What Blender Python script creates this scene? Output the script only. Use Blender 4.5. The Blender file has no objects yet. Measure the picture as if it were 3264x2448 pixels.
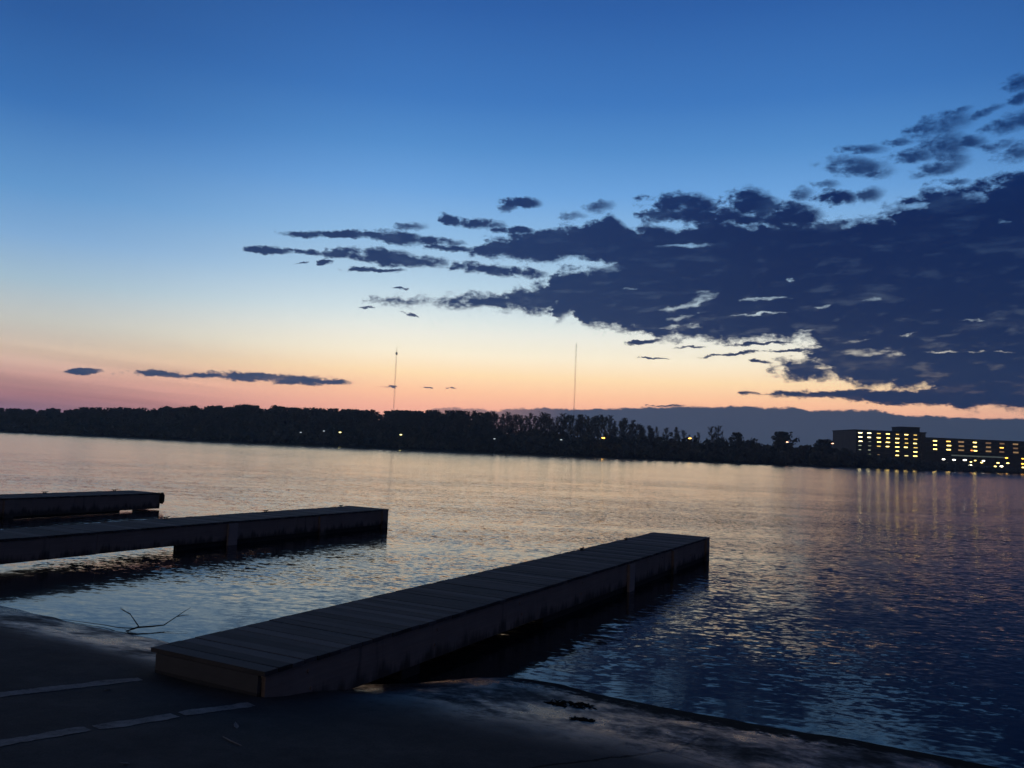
import bpy, bmesh, math, random
from mathutils import Vector, Matrix, noise
random.seed(7)
scene = bpy.context.scene
col = scene.collection
R = math.radians

# ------------------------------------------------------------------ camera
cam_d = bpy.data.cameras.new('camera')
cam = bpy.data.objects.new('camera', cam_d)
col.objects.link(cam)
cam_d.sensor_fit = 'HORIZONTAL'
cam_d.sensor_width = 36.0
cam_d.lens = 29.295
cam_d.clip_start = 0.1
cam_d.clip_end = 20000
cam.matrix_world = (Matrix.Translation((0, 0, 2.85)) @ Matrix.Rotation(R(90 + 4.333), 4, 'X')
                    @ Matrix.Rotation(0.042, 4, 'Z'))
scene.camera = cam
scene.view_settings.view_transform = 'Standard'
scene.view_settings.look = 'None'
scene.view_settings.exposure = 0.0
scene.view_settings.gamma = 1.0
scene.render.engine = 'CYCLES'
scene.cycles.use_denoising = True
scene.cycles.max_bounces = 5
scene.cycles.sample_clamp_indirect = 6.0


# ------------------------------------------------------------------ node helpers
class NT:
    def __init__(self, tree):
        self.t = tree
        self.n = tree.nodes
        self.l = tree.links

    def new(self, kind, **kw):
        nd = self.n.new(kind)
        for k, v in kw.items():
            setattr(nd, k, v)
        return nd

    def put(self, sock, v):
        if isinstance(v, bpy.types.NodeSocket):
            self.l.new(v, sock)
        else:
            sock.default_value = v

    def math(self, op, a, b=0.0, c=0.0, clamp=False):
        nd = self.new('ShaderNodeMath', operation=op, use_clamp=clamp)
        for s, v in zip(nd.inputs, (a, b, c)):
            self.put(s, v)
        return nd.outputs[0]

    def vec(self, op, a, b=None, c=None, scale=None):
        nd = self.new('ShaderNodeVectorMath', operation=op)
        self.put(nd.inputs[0], a)
        if b is not None:
            self.put(nd.inputs[1], b)
        if c is not None:
            self.put(nd.inputs[2], c)
        if scale is not None:
            self.put(nd.inputs['Scale'], scale)
        return nd.outputs['Value'] if op in ('DOT_PRODUCT', 'LENGTH') else nd.outputs[0]

    def comb(self, x, y, z=0.0):
        nd = self.new('ShaderNodeCombineXYZ')
        for s, v in zip(nd.inputs, (x, y, z)):
            self.put(s, v)
        return nd.outputs[0]

    def sep(self, v):
        nd = self.new('ShaderNodeSeparateXYZ')
        self.put(nd.inputs[0], v)
        return nd.outputs

    def noise(self, v, scale, detail=2.0, rough=0.5, distortion=0.0):
        nd = self.new('ShaderNodeTexNoise')
        self.put(nd.inputs['Vector'], v)
        nd.inputs['Scale'].default_value = scale
        nd.inputs['Detail'].default_value = detail
        nd.inputs['Roughness'].default_value = rough
        nd.inputs['Distortion'].default_value = distortion
        return nd

    def step(self, v, a, b):
        nd = self.new('ShaderNodeMapRange', interpolation_type='SMOOTHSTEP')
        self.put(nd.inputs[0], v)
        nd.inputs[1].default_value = a
        nd.inputs[2].default_value = b
        return nd.outputs[0]

    def lin(self, v, a, b, lo=0.0, hi=1.0):
        nd = self.new('ShaderNodeMapRange')
        self.put(nd.inputs[0], v)
        for i, q in ((1, a), (2, b), (3, lo), (4, hi)):
            nd.inputs[i].default_value = q
        return nd.outputs[0]

    def mix(self, f, a, b):
        nd = self.new('ShaderNodeMix', data_type='RGBA')
        self.put(nd.inputs[0], f)
        self.put(nd.inputs[6], a)
        self.put(nd.inputs[7], b)
        return nd.outputs[2]

    def ramp(self, f, stops):
        nd = self.new('ShaderNodeValToRGB')
        self.put(nd.inputs[0], f)
        cr = nd.color_ramp
        cr.interpolation = 'EASE' if False else 'LINEAR'
        while len(cr.elements) < len(stops):
            cr.elements.new(0.5)
        for e, (p, c) in zip(cr.elements, stops):
            e.position = p
            e.color = c
        return nd.outputs[0]

    def curve(self, f, pts):
        nd = self.new('ShaderNodeFloatCurve')
        self.put(nd.inputs['Value'], f)
        m = nd.mapping
        m.extend = 'HORIZONTAL'
        cu = m.curves[0]
        while len(cu.points) < len(pts):
            cu.points.new(0.5, 0.5)
        for p, (x, y) in zip(cu.points, pts):
            p.location = (x, y)
            p.handle_type = 'VECTOR'
        m.update()
        return nd.outputs[0]


def srgb(r, g, b):
    def f(c):
        c /= 255.0
        return c / 12.92 if c <= 0.04045 else ((c + 0.055) / 1.055) ** 2.4
    return (f(r), f(g), f(b), 1.0)


# ------------------------------------------------------------------ the dusk sky
# (degrees of azimuth east of +Y, degrees of elevation)
CURVES = {
    'main_top': [(-12.85,5.85),(-11.14,8.15),(-9.94,9.57),(-6.46,9.92),(-3.92,10.19),(-1.61,10.37),(0.17,10.98),(1.93,11.33),(2.69,12.27),(3.97,12.46),(5.6,12.62),(7.3,13.17),(8.7,13.98),(10.25,14.9),(11.22,14.89),(11.49,15.28),(13.27,15.64),(15.83,15.43),(18.28,15.45),(20.71,15.28),(21.89,15.36),(24.63,15.26),(25.0,16.04),(26.39,16.69),(28.55,16.64),(29.57,16.8),(30.59,17.18),(31.72,17.32),(33.53,18.25),(36.43,21.16),(40.16,24.39)],  # rise past the right frame edge is added to darken the water
    'main_bot': [(-13.21,11.99),(-11.26,10.31),(-9.93,9.41),(-7.67,9.44),(-5.17,9.59),(-3.88,9.44),(-0.02,9.43),(2.52,9.34),(2.93,8.59),(3.92,9.48),(3.97,8.98),(4.47,8.52),(6.38,8.51),(7.78,8.35),(8.28,8.3),(9.62,7.64),(10.27,7.77),(12.82,7.78),(14.73,7.55),(17.22,7.75),(19.56,7.75),(20.22,7.42),(20.71,6.38),(21.14,5.19),(22.47,4.97),(22.91,4.74),(24.25,4.75),(26.75,4.68),(27.76,3.64),(28.56,3.4),(29.56,3.61),(31.06,3.52),(31.66,3.58),(33.43,3.44)],
    'upper_top': [(-5.89,10.05),(-3.76,12.21),(-3.29,13.23),(-2.17,14.22),(-0.24,14.46),(2.3,14.92),(5.5,15.54),(6.44,16.04),(7.52,15.14),(9.13,15.36),(10.72,14.96),(12.13,14.43)],
    'upper_bot': [(-6.16,15.31),(-3.82,13.6),(-3.28,13.11),(-1.85,12.87),(0.09,12.8),(1.74,12.61),(3.4,13.1),(5.07,13.01),(6.24,12.66),(7.65,12.31),(9.23,12.14),(12.2,11.84)],
    'tail_top': [(12.43,2.56),(14.81,3.8),(15.43,4.28),(18.47,4.4),(21.43,4.57),(24.25,4.57),(27.08,4.68),(28.01,4.72),(31.67,4.67)],
    'tail_bot': [(12.36,5.66),(14.8,4.54),(15.43,4.16),(18.47,4.04),(20.85,4.03),(23.16,3.86),(25.36,3.66),(27.51,3.64),(28.56,3.4),(29.56,3.61),(31.66,3.55)],
    'low_top': [(-12.32,-3.41),(-6.33,-0.08),(-5.66,2.28),(-5.07,2.44),(-3.55,2.44),(-1.01,2.55),(1.5,2.69),(5.31,2.81),(7.95,2.94),(9.35,3.02),(11.41,3.15),(14.82,3.31),(16.69,3.33),(18.48,3.29),(20.86,3.19),(23.7,3.26),(24.71,3.1),(26.45,3.0),(28.56,2.98),(29.56,2.89),(31.66,2.93),(33.43,2.91)],
}
PUFFS = [
    (-12.08,13.74,3.85,0.242,5.1), (-8.25,13.81,1.96,0.459,-2.4), (-5.51,13.81,1.76,0.277,-1.9), (-4.71,13.34,1.92,0.216,0.6), (-7.47,14.63,0.76,0.152,4.1), (-4.94,15.2,0.9,0.366,-12.5),
    (-2.86,15.08,1.87,0.398,-1.4), (-1.55,14.74,0.97,0.246,2.6), (0.0,14.78,1.13,0.277,2.2), (-16.71,12.23,1.42,0.238,3.1), (-14.31,12.35,1.09,0.181,-0.3), (-13.05,11.82,0.43,0.152,5.0),
    (-14.71,11.58,0.45,0.091,5.3), (-12.35,12.44,0.98,0.304,2.2), (-9.73,12.56,2.63,0.46,0.5), (-7.82,12.33,3.22,0.432,-0.5), (-10.68,11.53,1.18,0.123,4.5), (-9.05,11.59,1.26,0.123,4.1),
    (-4.27,12.18,0.83,0.28,-5.1), (-2.07,12.08,2.12,0.406,-2.8), (0.61,11.97,1.48,0.375,-3.4), (0.28,16.62,1.23,0.334,-0.5), (-0.71,16.22,0.52,0.152,13.1), (5.59,16.52,0.71,0.272,8.8),
    (3.68,15.87,0.65,0.183,1.3), (-7.85,10.46,0.28,0.078,3.8), (-10.16,8.99,0.44,0.078,4.0), (-7.25,8.75,0.69,0.094,-10.5), (-27.11,3.51,0.88,0.141,4.5), (-22.97,3.68,1.73,0.175,2.3),
    (-16.04,3.88,4.26,0.305,0.0), (-12.22,3.87,1.1,0.186,0.4), (-20.35,3.75,2.38,0.194,0.9), (-23.92,3.67,1.2,0.145,3.0), (-8.25,3.74,0.47,0.063,3.0), (-5.64,3.77,0.41,0.07,-3.0),
    (-4.19,3.84,0.35,0.07,2.7), (9.06,7.53,1.19,0.157,5.8), (11.83,7.18,1.17,0.109,4.4), (9.78,6.45,0.93,0.063,1.3), (14.75,6.79,1.92,0.092,6.5), (16.63,6.35,0.62,0.137,0.6),
    (16.61,7.51,2.18,0.107,3.8), (17.99,7.06,1.74,0.091,2.0), (10.52,3.21,1.23,0.069,1.8), (24.6,3.71,0.95,0.093,-4.1), (11.33,16.45,2.25,0.956,-6.3), (9.74,16.05,1.2,0.482,5.1),
    (15.8,16.58,1.92,0.938,-13.0), (18.66,15.82,1.69,0.697,-8.4), (13.79,15.84,1.9,0.535,-1.4), (21.03,16.8,1.47,0.455,-6.6), (23.26,16.65,0.55,0.308,7.3), (20.45,17.55,0.57,0.199,-3.8),
    (18.99,17.04,0.44,0.287,-3.2), (24.87,15.69,0.75,0.307,-4.4), (16.96,15.48,3.26,0.353,-2.2), (19.39,5.83,2.16,0.69,-5.5), (21.12,6.73,1.67,0.771,-0.0), (27.26,20.38,1.24,0.473,10.1),
    (26.25,20.29,0.63,0.266,-6.8), (28.03,20.98,0.61,0.156,12.4), (27.53,19.18,0.93,0.584,-0.9), (27.32,17.95,1.08,0.295,8.7), (27.91,18.34,0.64,0.346,11.2), (22.47,18.44,1.45,0.389,-10.3),
    (23.69,17.98,0.6,0.221,6.6), (28.95,19.27,0.6,0.262,-13.1), (30.28,18.84,0.68,0.182,4.5), (29.62,20.84,0.79,0.179,12.1), (31.21,20.02,1.01,0.356,9.5), (31.6,22.11,0.62,0.298,7.9),
    (31.55,21.27,0.48,0.225,2.6), (24.89,19.69,0.59,0.162,-6.0), (25.81,18.79,0.9,0.243,-0.2), (28.09,17.06,0.56,0.121,-6.0), (31.34,18.25,0.72,0.361,4.6), (22.82,19.49,0.94,0.165,-5.2),
]
GAPS = [
    (11.88,10.06,1.36,0.17,12.8), (12.91,10.53,0.8,0.276,16.9), (12.9,10.92,0.55,0.107,-0.1), (11.25,9.19,1.05,0.14,9.2), (10.77,8.59,0.68,0.124,12.2), (12.19,8.61,0.67,0.108,-5.2),
    (11.4,13.95,1.55,0.121,1.3), (7.94,11.04,0.35,0.093,0.8), (6.28,12.51,1.15,0.279,-4.6), (20.44,9.91,0.45,0.104,4.9), (23.43,10.28,0.54,0.116,16.1), (18.38,11.71,0.2,0.119,-1.3),
    (29.05,8.78,0.79,0.089,-2.1), (23.56,6.93,1.29,0.233,-0.4), (22.44,7.64,0.69,0.103,5.6), (19.01,8.29,0.69,0.12,8.6), (25.57,8.03,0.39,0.086,14.2), (29.05,6.92,0.37,0.083,-1.1),
    (30.57,6.83,1.19,0.066,-1.2), (27.28,6.89,1.06,0.062,-0.8), (20.6,5.99,0.67,0.083,0.3), (25.74,15.81,0.63,0.221,4.2), (29.17,16.07,0.55,0.241,-23.2), (30.68,14.52,0.38,0.133,-5.6),
    (16.91,10.41,1.47,0.09,2.3), (16.48,9.45,1.33,0.076,4.4),
]

AZ0, AZ1, EL0, EL1 = -40.0, 45.0, -4.0, 34.0


def build_sky():
    w = bpy.data.worlds.new('World')
    scene.world = w
    w.use_nodes = True
    w.node_tree.nodes.clear()
    g = NT(w.node_tree)
    d = g.vec('NORMALIZE', g.new('ShaderNodeTexCoord').outputs['Generated'])
    x, y, z = g.sep(d)
    el = g.math('MULTIPLY', g.math('ARCSINE', z), 57.29578)
    az = g.math('MULTIPLY', g.math('ARCTAN2', x, y), 57.29578)

    # clear dusk sky: afterglow in the middle, duller to the sides
    def els(e):
        return (e + 2.0) / 92.0
    t = g.lin(el, -2.0, 90.0)
    mid = [(-2, (200, 130, 118)), (1.6, (231, 158, 138)), (2.6, (240, 172, 142)), (3.6, (249, 190, 147)),
           (4.8, (251, 215, 165)), (6.2, (250, 236, 205)), (7.6, (232, 231, 217)), (9.0, (208, 221, 222)),
           (11.0, (178, 205, 222)), (14.0, (142, 184, 222)), (17.2, (107, 161, 217)), (20, (82, 140, 202)),
           (23, (61, 118, 187)), (28.5, (44, 94, 164)), (34, (36, 77, 138)), (48, (25, 46, 84)),
           (68, (19, 30, 50)), (90, (16, 24, 40))]
    side = [(-2, (110, 90, 118)), (0.9, (135, 104, 128)), (1.9, (170, 117, 120)), (3.1, (195, 148, 134)),
            (4.6, (206, 180, 155)), (6.2, (194, 191, 178)), (8.8, (156, 181, 195)), (11.4, (124, 165, 205)),
            (14.2, (93, 146, 198)), (19, (54, 110, 176)), (24, (40, 88, 153)), (32, (34, 70, 126)),
            (48, (23, 42, 76)), (68, (18, 29, 48)), (90, (16, 24, 40))]
    c_mid = g.ramp(t, [(els(e), srgb(*c)) for e, c in mid])
    c_side = g.ramp(t, [(els(e), srgb(*c)) for e, c in side])
    off = g.math('ABSOLUTE', g.math('ADD', az, -3.0))
    left = g.step(off, 9.0, 36.0)
    right = g.math('MULTIPLY', g.step(az, 18.0, 50.0), 1.0)
    sgn = g.math('GREATER_THAN', az, 3.0)
    f = g.math('ADD', g.math('MULTIPLY', left, g.math('SUBTRACT', 1.0, sgn)), g.math('MULTIPLY', right, sgn))
    clear = g.mix(f, c_mid, c_side)
    # faint rays of shade fanning through the pink glow low on the left
    band = g.noise(g.comb(g.math('MULTIPLY', az, 0.035), g.math('ADD', el, g.math('MULTIPLY', az, 0.055)), 3.0), 1.1, 2.0)
    bm_ = g.math('MULTIPLY', g.math('MULTIPLY', g.step(az, -14.0, -24.0), g.step(el, 7.0, 2.0)), 0.3)
    shade = g.math('SUBTRACT', 1.0, g.math('MULTIPLY', g.math('SUBTRACT', band.outputs[0], 0.42), g.math('MULTIPLY', bm_, 4.0)))
    clear = g.vec('SCALE', clear, scale=shade)
    # the glow is a little stronger above the haze layer than it looks through it
    gain = g.curve(g.lin(el, 0.0, 40.0), [(0.0, 0.74), (0.12, 0.76), (0.2, 0.62), (0.3, 0.36), (0.5, 0.18), (1.0, 0.06)])
    clear = g.vec('SCALE', clear, scale=g.math('ADD', 1.0, g.math('MULTIPLY', gain, 0.66)))
    # unseen sky behind the viewer, low glow added to light docks and trees
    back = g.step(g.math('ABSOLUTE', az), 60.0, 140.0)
    back_glow = g.ramp(t, [(els(-2), srgb(170, 150, 140)), (els(12), srgb(138, 127, 122)), (els(32), srgb(46, 46, 54)), (els(90), srgb(16, 24, 40))])
    clear = g.mix(back, clear, back_glow)

    # clouds
    p0 = g.comb(az, el)
    stretch = g.comb(g.math('MULTIPLY', az, 0.55), el, 1.7)
    nA = g.noise(stretch, 1.5, 7.0, 0.68)
    nB = g.noise(g.comb(g.math('MULTIPLY', az, 0.22), el, 9.0), 0.9, 4.0, 0.6)
    warp = g.vec('SUBTRACT', nA.outputs['Color'], (0.5, 0.5, 0.5))
    p = g.vec('MULTIPLY_ADD', warp, (2.4, 0.8, 0.0), p0)
    wx, wy, _ = g.sep(p)
    fx = g.lin(wx, AZ0, AZ1)

    def cv(name):
        pts = CURVES[name]
        return g.lin(g.curve(fx, [((a - AZ0) / (AZ1 - AZ0), (e - EL0) / (EL1 - EL0)) for a, e in pts]), 0, 1, EL0, EL1)

    def bank(top, bot, s):
        q = g.math('SUBTRACT', cv(top), wy)
        if bot:
            q = g.math('MINIMUM', q, g.math('SUBTRACT', wy, cv(bot)))
        return g.math('DIVIDE', q, s)
    F = g.math('MAXIMUM', bank('main_top', 'main_bot', 0.7), bank('upper_top', 'upper_bot', 0.5))
    F = g.math('MAXIMUM', F, bank('tail_top', 'tail_bot', 0.2))
    F = g.math('ADD', F, 0.2)
    Flow = bank('low_top', None, 0.25)

    def spots(lst, pos):
        acc = None
        for i, (a, e, ra, re, tilt) in enumerate(lst):
            if i and i % 8 == 0:    # a tiny dependency that keeps the compiled shader's stack small
                pos = g.vec('MULTIPLY_ADD', g.comb(acc, acc), (1e-9, 1e-9, 0.0), pos)
            m = g.new('ShaderNodeMapping', vector_type='TEXTURE')
            g.l.new(pos, m.inputs['Vector'])
            m.inputs['Location'].default_value = (a, e, 0)
            m.inputs['Rotation'].default_value = (0, 0, R(tilt))
            m.inputs['Scale'].default_value = (ra, re, 1)
            q = g.vec('DOT_PRODUCT', m.outputs[0], m.outputs[0])
            acc = q if acc is None else g.math('MINIMUM', acc, q)
        return acc
    loose = [q for q in PUFFS if (q[0] > 21.5 and q[1] > 15.5) or (q[1] > 13.0 and q[2] < 0.85)]
    firm = [q for q in PUFFS if q not in loose]
    G = g.math('SUBTRACT', 1.0, g.math('MINIMUM', spots(firm, p), 3.0))
    F = g.math('MAXIMUM', F, g.math('ADD', g.math('MULTIPLY', G, 0.8), 0.2))
    G2 = g.math('SUBTRACT', 1.0, g.math('MINIMUM', spots([(a, e, ra * 1.25, re * 1.3, t_) for a, e, ra, re, t_ in loose], p), 4.0))
    rag = g.math('MULTIPLY', g.math('SUBTRACT', nA.outputs[0], 0.5), 3.3)
    A = g.step(g.math('ADD', F, rag), -0.3, 0.75)
    A2 = g.math('MULTIPLY', g.step(g.math('ADD', G2, g.math('MULTIPLY', rag, 1.5)), -1.3, 1.5), 0.93)
    A = g.math('MAXIMUM', A, A2)
    nC = g.noise(g.comb(g.math('MULTIPLY', az, 0.3), g.math('SUBTRACT', el, g.math('MULTIPLY', az, 0.06)), 4.0), 1.7, 5.0, 0.62)
    fib = g.math('MULTIPLY', g.math('SUBTRACT', nC.outputs[0], 0.5), 5.0)
    strong = [q for q in GAPS if q[2] * q[3] > 0.09]
    weak = [q for q in GAPS if q not in strong]
    gaps = g.math('MINIMUM', spots(strong, p), g.math('ADD', spots(weak, p), 0.5))
    hole = g.step(g.math('ADD', g.math('MULTIPLY', gaps, 0.75), g.math('SUBTRACT', g.math('MULTIPLY', rag, 0.5), fib)), 1.35, -0.9)
    A = g.math('MULTIPLY', A, g.math('SUBTRACT', 1.0, g.math('MULTIPLY', hole, 0.8)))
    thin = g.math('MULTIPLY', g.step(nB.outputs[0], 0.54, 0.80), 0.09)
    streak = g.math('MULTIPLY', g.step(nC.outputs[0], 0.53, 0.72), g.lin(el, 3.0, 13.0, 0.10, 0.03))
    thin = g.math('ADD', thin, streak)
    A = g.math('MULTIPLY', A, g.math('SUBTRACT', 0.995, thin))
    cloud = g.ramp(g.lin(el, 0.0, 30.0), [(0.0, srgb(48, 68, 96)), (0.08, srgb(40, 61, 95)), (0.2, srgb(34, 56, 94)),
                                          (0.5, srgb(29, 51, 96)), (0.8, srgb(42, 68, 120))])
    deep = g.ramp(g.lin(el, 0.0, 30.0), [(0.0, srgb(38, 57, 88)), (0.12, srgb(31, 51, 87)), (0.3, srgb(22, 41, 82)),
                                         (0.5, srgb(19, 38, 84)), (0.8, srgb(36, 60, 112))])
    cc = g.mix(g.step(az, -6.0, 20.0), g.vec('MULTIPLY', cloud, (0.62, 0.86, 0.98)), g.vec('MULTIPLY', deep, (0.12, 0.60, 0.86)))
    sky = g.mix(A, clear, cc)
    low = g.ramp(g.lin(el, 0.0, 5.0), [(0.0, srgb(52, 72, 94)), (0.5, srgb(46, 68, 96)), (1.0, srgb(40, 60, 92))])
    low = g.vec('MULTIPLY', low, (0.5, 0.95, 1.0))
    lowA = g.step(g.math('ADD', Flow, g.math('MULTIPLY', rag, 0.12)), -0.35, 0.35)
    lowA = g.math('MULTIPLY', lowA, g.lin(az, -6.0, 4.0, 0.55, 0.97))
    sky = g.mix(lowA, sky, low)

    # a low, weak physical twilight is added under it
    nish = g.new('ShaderNodeTexSky', sky_type='NISHITA')
    nish.sun_disc = False
    nish.sun_elevation = R(-4.0)
    nish.sun_rotation = R(-3.0)
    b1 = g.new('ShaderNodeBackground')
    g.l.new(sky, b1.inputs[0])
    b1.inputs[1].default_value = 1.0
    b2 = g.new('ShaderNodeBackground')
    g.l.new(nish.outputs[0], b2.inputs[0])
    b2.inputs[1].default_value = 0.015
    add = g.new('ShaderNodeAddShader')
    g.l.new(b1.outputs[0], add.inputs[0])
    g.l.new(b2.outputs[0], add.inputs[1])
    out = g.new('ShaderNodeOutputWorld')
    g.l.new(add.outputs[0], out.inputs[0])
    w.cycles.sampling_method = 'MANUAL'
    w.cycles.sample_map_resolution = 1024


build_sky()


# ------------------------------------------------------------------ building helpers
def tag(o, label=None, cat=None, group=None, kind=None):
    for k, v in (('label', label), ('category', cat), ('group', group), ('kind', kind)):
        if v:
            o[k] = v
    return o


def empty(name, loc=(0, 0, 0), rz=0.0):
    o = bpy.data.objects.new(name, None)
    col.objects.link(o)
    o.location = loc
    o.rotation_euler = (0, 0, rz)
    return o


class MB:
    """collects boxes, tubes and quads, then links them as one mesh object"""

    def __init__(self):
        self.v = []
        self.f = []

    def add(self, verts, faces):
        n = len(self.v)
        self.v += [tuple(q) for q in verts]
        self.f += [tuple(i + n for i in f) for f in faces]

    def box(self, x0, x1, y0, y1, z0, z1, m=None):
        vs = [Vector((x, y, z)) for z in (z0, z1) for y in (y0, y1) for x in (x0, x1)]
        if m is not None:
            vs = [m @ q for q in vs]
        self.add(vs, [(0, 2, 3, 1), (4, 5, 7, 6), (0, 1, 5, 4), (2, 6, 7, 3), (0, 4, 6, 2), (1, 3, 7, 5)])

    def tube(self, pts, rads, n=6):
        pts = [Vector(p) for p in pts]
        vs, fs = [], []
        for i, p in enumerate(pts):
            d = (pts[min(i + 1, len(pts) - 1)] - pts[max(i - 1, 0)])
            d = d.normalized() if d.length > 1e-9 else Vector((0, 0, 1))
            a = d.cross(Vector((0, 0, 1)) if abs(d.z) < 0.9 else Vector((1, 0, 0))).normalized()
            b = d.cross(a)
            for k in range(n):
                t = 2 * math.pi * k / n
                vs.append(p + (a * math.cos(t) + b * math.sin(t)) * rads[i])
        for i in range(len(pts) - 1):
            for k in range(n):
                k2 = (k + 1) % n
                fs.append((i * n + k, i * n + k2, (i + 1) * n + k2, (i + 1) * n + k))
        fs.append(tuple(range(n - 1, -1, -1)))
        fs.append(tuple((len(pts) - 1) * n + k for k in range(n)))
        self.add(vs, fs)

    def quad(self, c, a, b):
        c, a, b = Vector(c), Vector(a), Vector(b)
        self.add([c - a - b, c + a - b, c + a + b, c - a + b], [(0, 1, 2, 3)])

    def tri(self, p, q, w):
        p, q = Vector(p), Vector(q)
        self.add([p - Vector(w), p + Vector(w), q], [(0, 1, 2)])

    def build(self, name, mat, parent=None, bevel=0.0, smooth=False):
        me = bpy.data.meshes.new(name)
        me.from_pydata(self.v, [], self.f)
        me.update()
        if smooth:
            for p in me.polygons:
                p.use_smooth = True
        o = bpy.data.objects.new(name, me)
        col.objects.link(o)
        me.materials.append(mat)
        if parent:
            o.parent = parent
        if bevel:
            b = o.modifiers.new('bevel', 'BEVEL')
            b.width = bevel
            b.segments = 2
        return o


def material(name):
    m = bpy.data.materials.new(name)
    m.use_nodes = True
    g = NT(m.node_tree)
    bs = m.node_tree.nodes['Principled BSDF']
    return m, g, bs


def simple(name, rgb, rough=0.8, spec=0.3, vary=0.3, scale=4.0, metal=0.0):
    """a plain surface with blotchy noise in its colour"""
    m, g, bs = material(name)
    co = g.new('ShaderNodeTexCoord').outputs['Object']
    n = g.noise(co, scale, 4.0, 0.6)
    f = g.lin(n.outputs[0], 0.25, 0.75, 1 - vary, 1 + vary)
    rgbn = g.new('ShaderNodeRGB')
    rgbn.outputs[0].default_value = (*rgb, 1)
    g.put(bs.inputs['Base Color'], g.vec('SCALE', rgbn.outputs[0], scale=f))
    bs.inputs['Roughness'].default_value = rough
    bs.inputs['Specular IOR Level'].default_value = spec
    bs.inputs['Metallic'].default_value = metal
    return m


def emitter(name, rgb, strength):
    m, g, bs = material(name)
    bs.inputs['Base Color'].default_value = (0.6, 0.6, 0.55, 1)
    bs.inputs['Emission Color'].default_value = srgb(*rgb)
    bs.inputs['Emission Strength'].default_value = strength
    return m


# the docks run along U, the shoreline along V
UX, UY = 0.464, 0.886
RZ = -math.atan2(UX, UY)


def W(u, v, z=0.0):
    return Vector((UX * u + UY * v, UY * u - UX * v, z))


def shore_u(v):
    t = min(max((v + 6.1) / 1.5, 0.0), 1.0)
    t = t * t * (3 - 2 * t)
    return 8.2 + 1.25 * t


def ground_z(u, v):
    s = shore_u(v)
    if u >= s:
        z = max(-0.14 * (u - s), -4.0)
    elif u >= 6.17:
        z = 0.37 * (s - u) / (s - 6.17)
    else:
        z = 0.37 + 0.08 * min(6.17 - u, 9)
    if -3 < u < 14 and abs(v) < 30:
        z += 0.020 * noise.noise(Vector((u * 0.6, v * 0.5, 3))) + 0.012 * noise.noise(Vector((u * 2.2, v * 1.8, 7)))
        z += 0.003 * noise.noise(Vector((u * 7, v * 6, 1)))
    return z


# ------------------------------------------------------------------ ground (concrete ramp, running out under the lake)
def seg_dist(g, x, y, a, b):
    """distance in the plane from (x, y) to the segment a-b"""
    ax, ay = a
    dx, dy = b[0] - ax, b[1] - ay
    L2 = dx * dx + dy * dy
    px = g.math('SUBTRACT', x, ax)
    py = g.math('SUBTRACT', y, ay)
    t = g.math('DIVIDE', g.math('ADD', g.math('MULTIPLY', px, dx), g.math('MULTIPLY', py, dy)), L2, clamp=True)
    ex = g.math('SUBTRACT', px, g.math('MULTIPLY', t, dx))
    ey = g.math('SUBTRACT', py, g.math('MULTIPLY', t, dy))
    return g.math('SQRT', g.math('ADD', g.math('MULTIPLY', ex, ex), g.math('MULTIPLY', ey, ey)))


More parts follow.
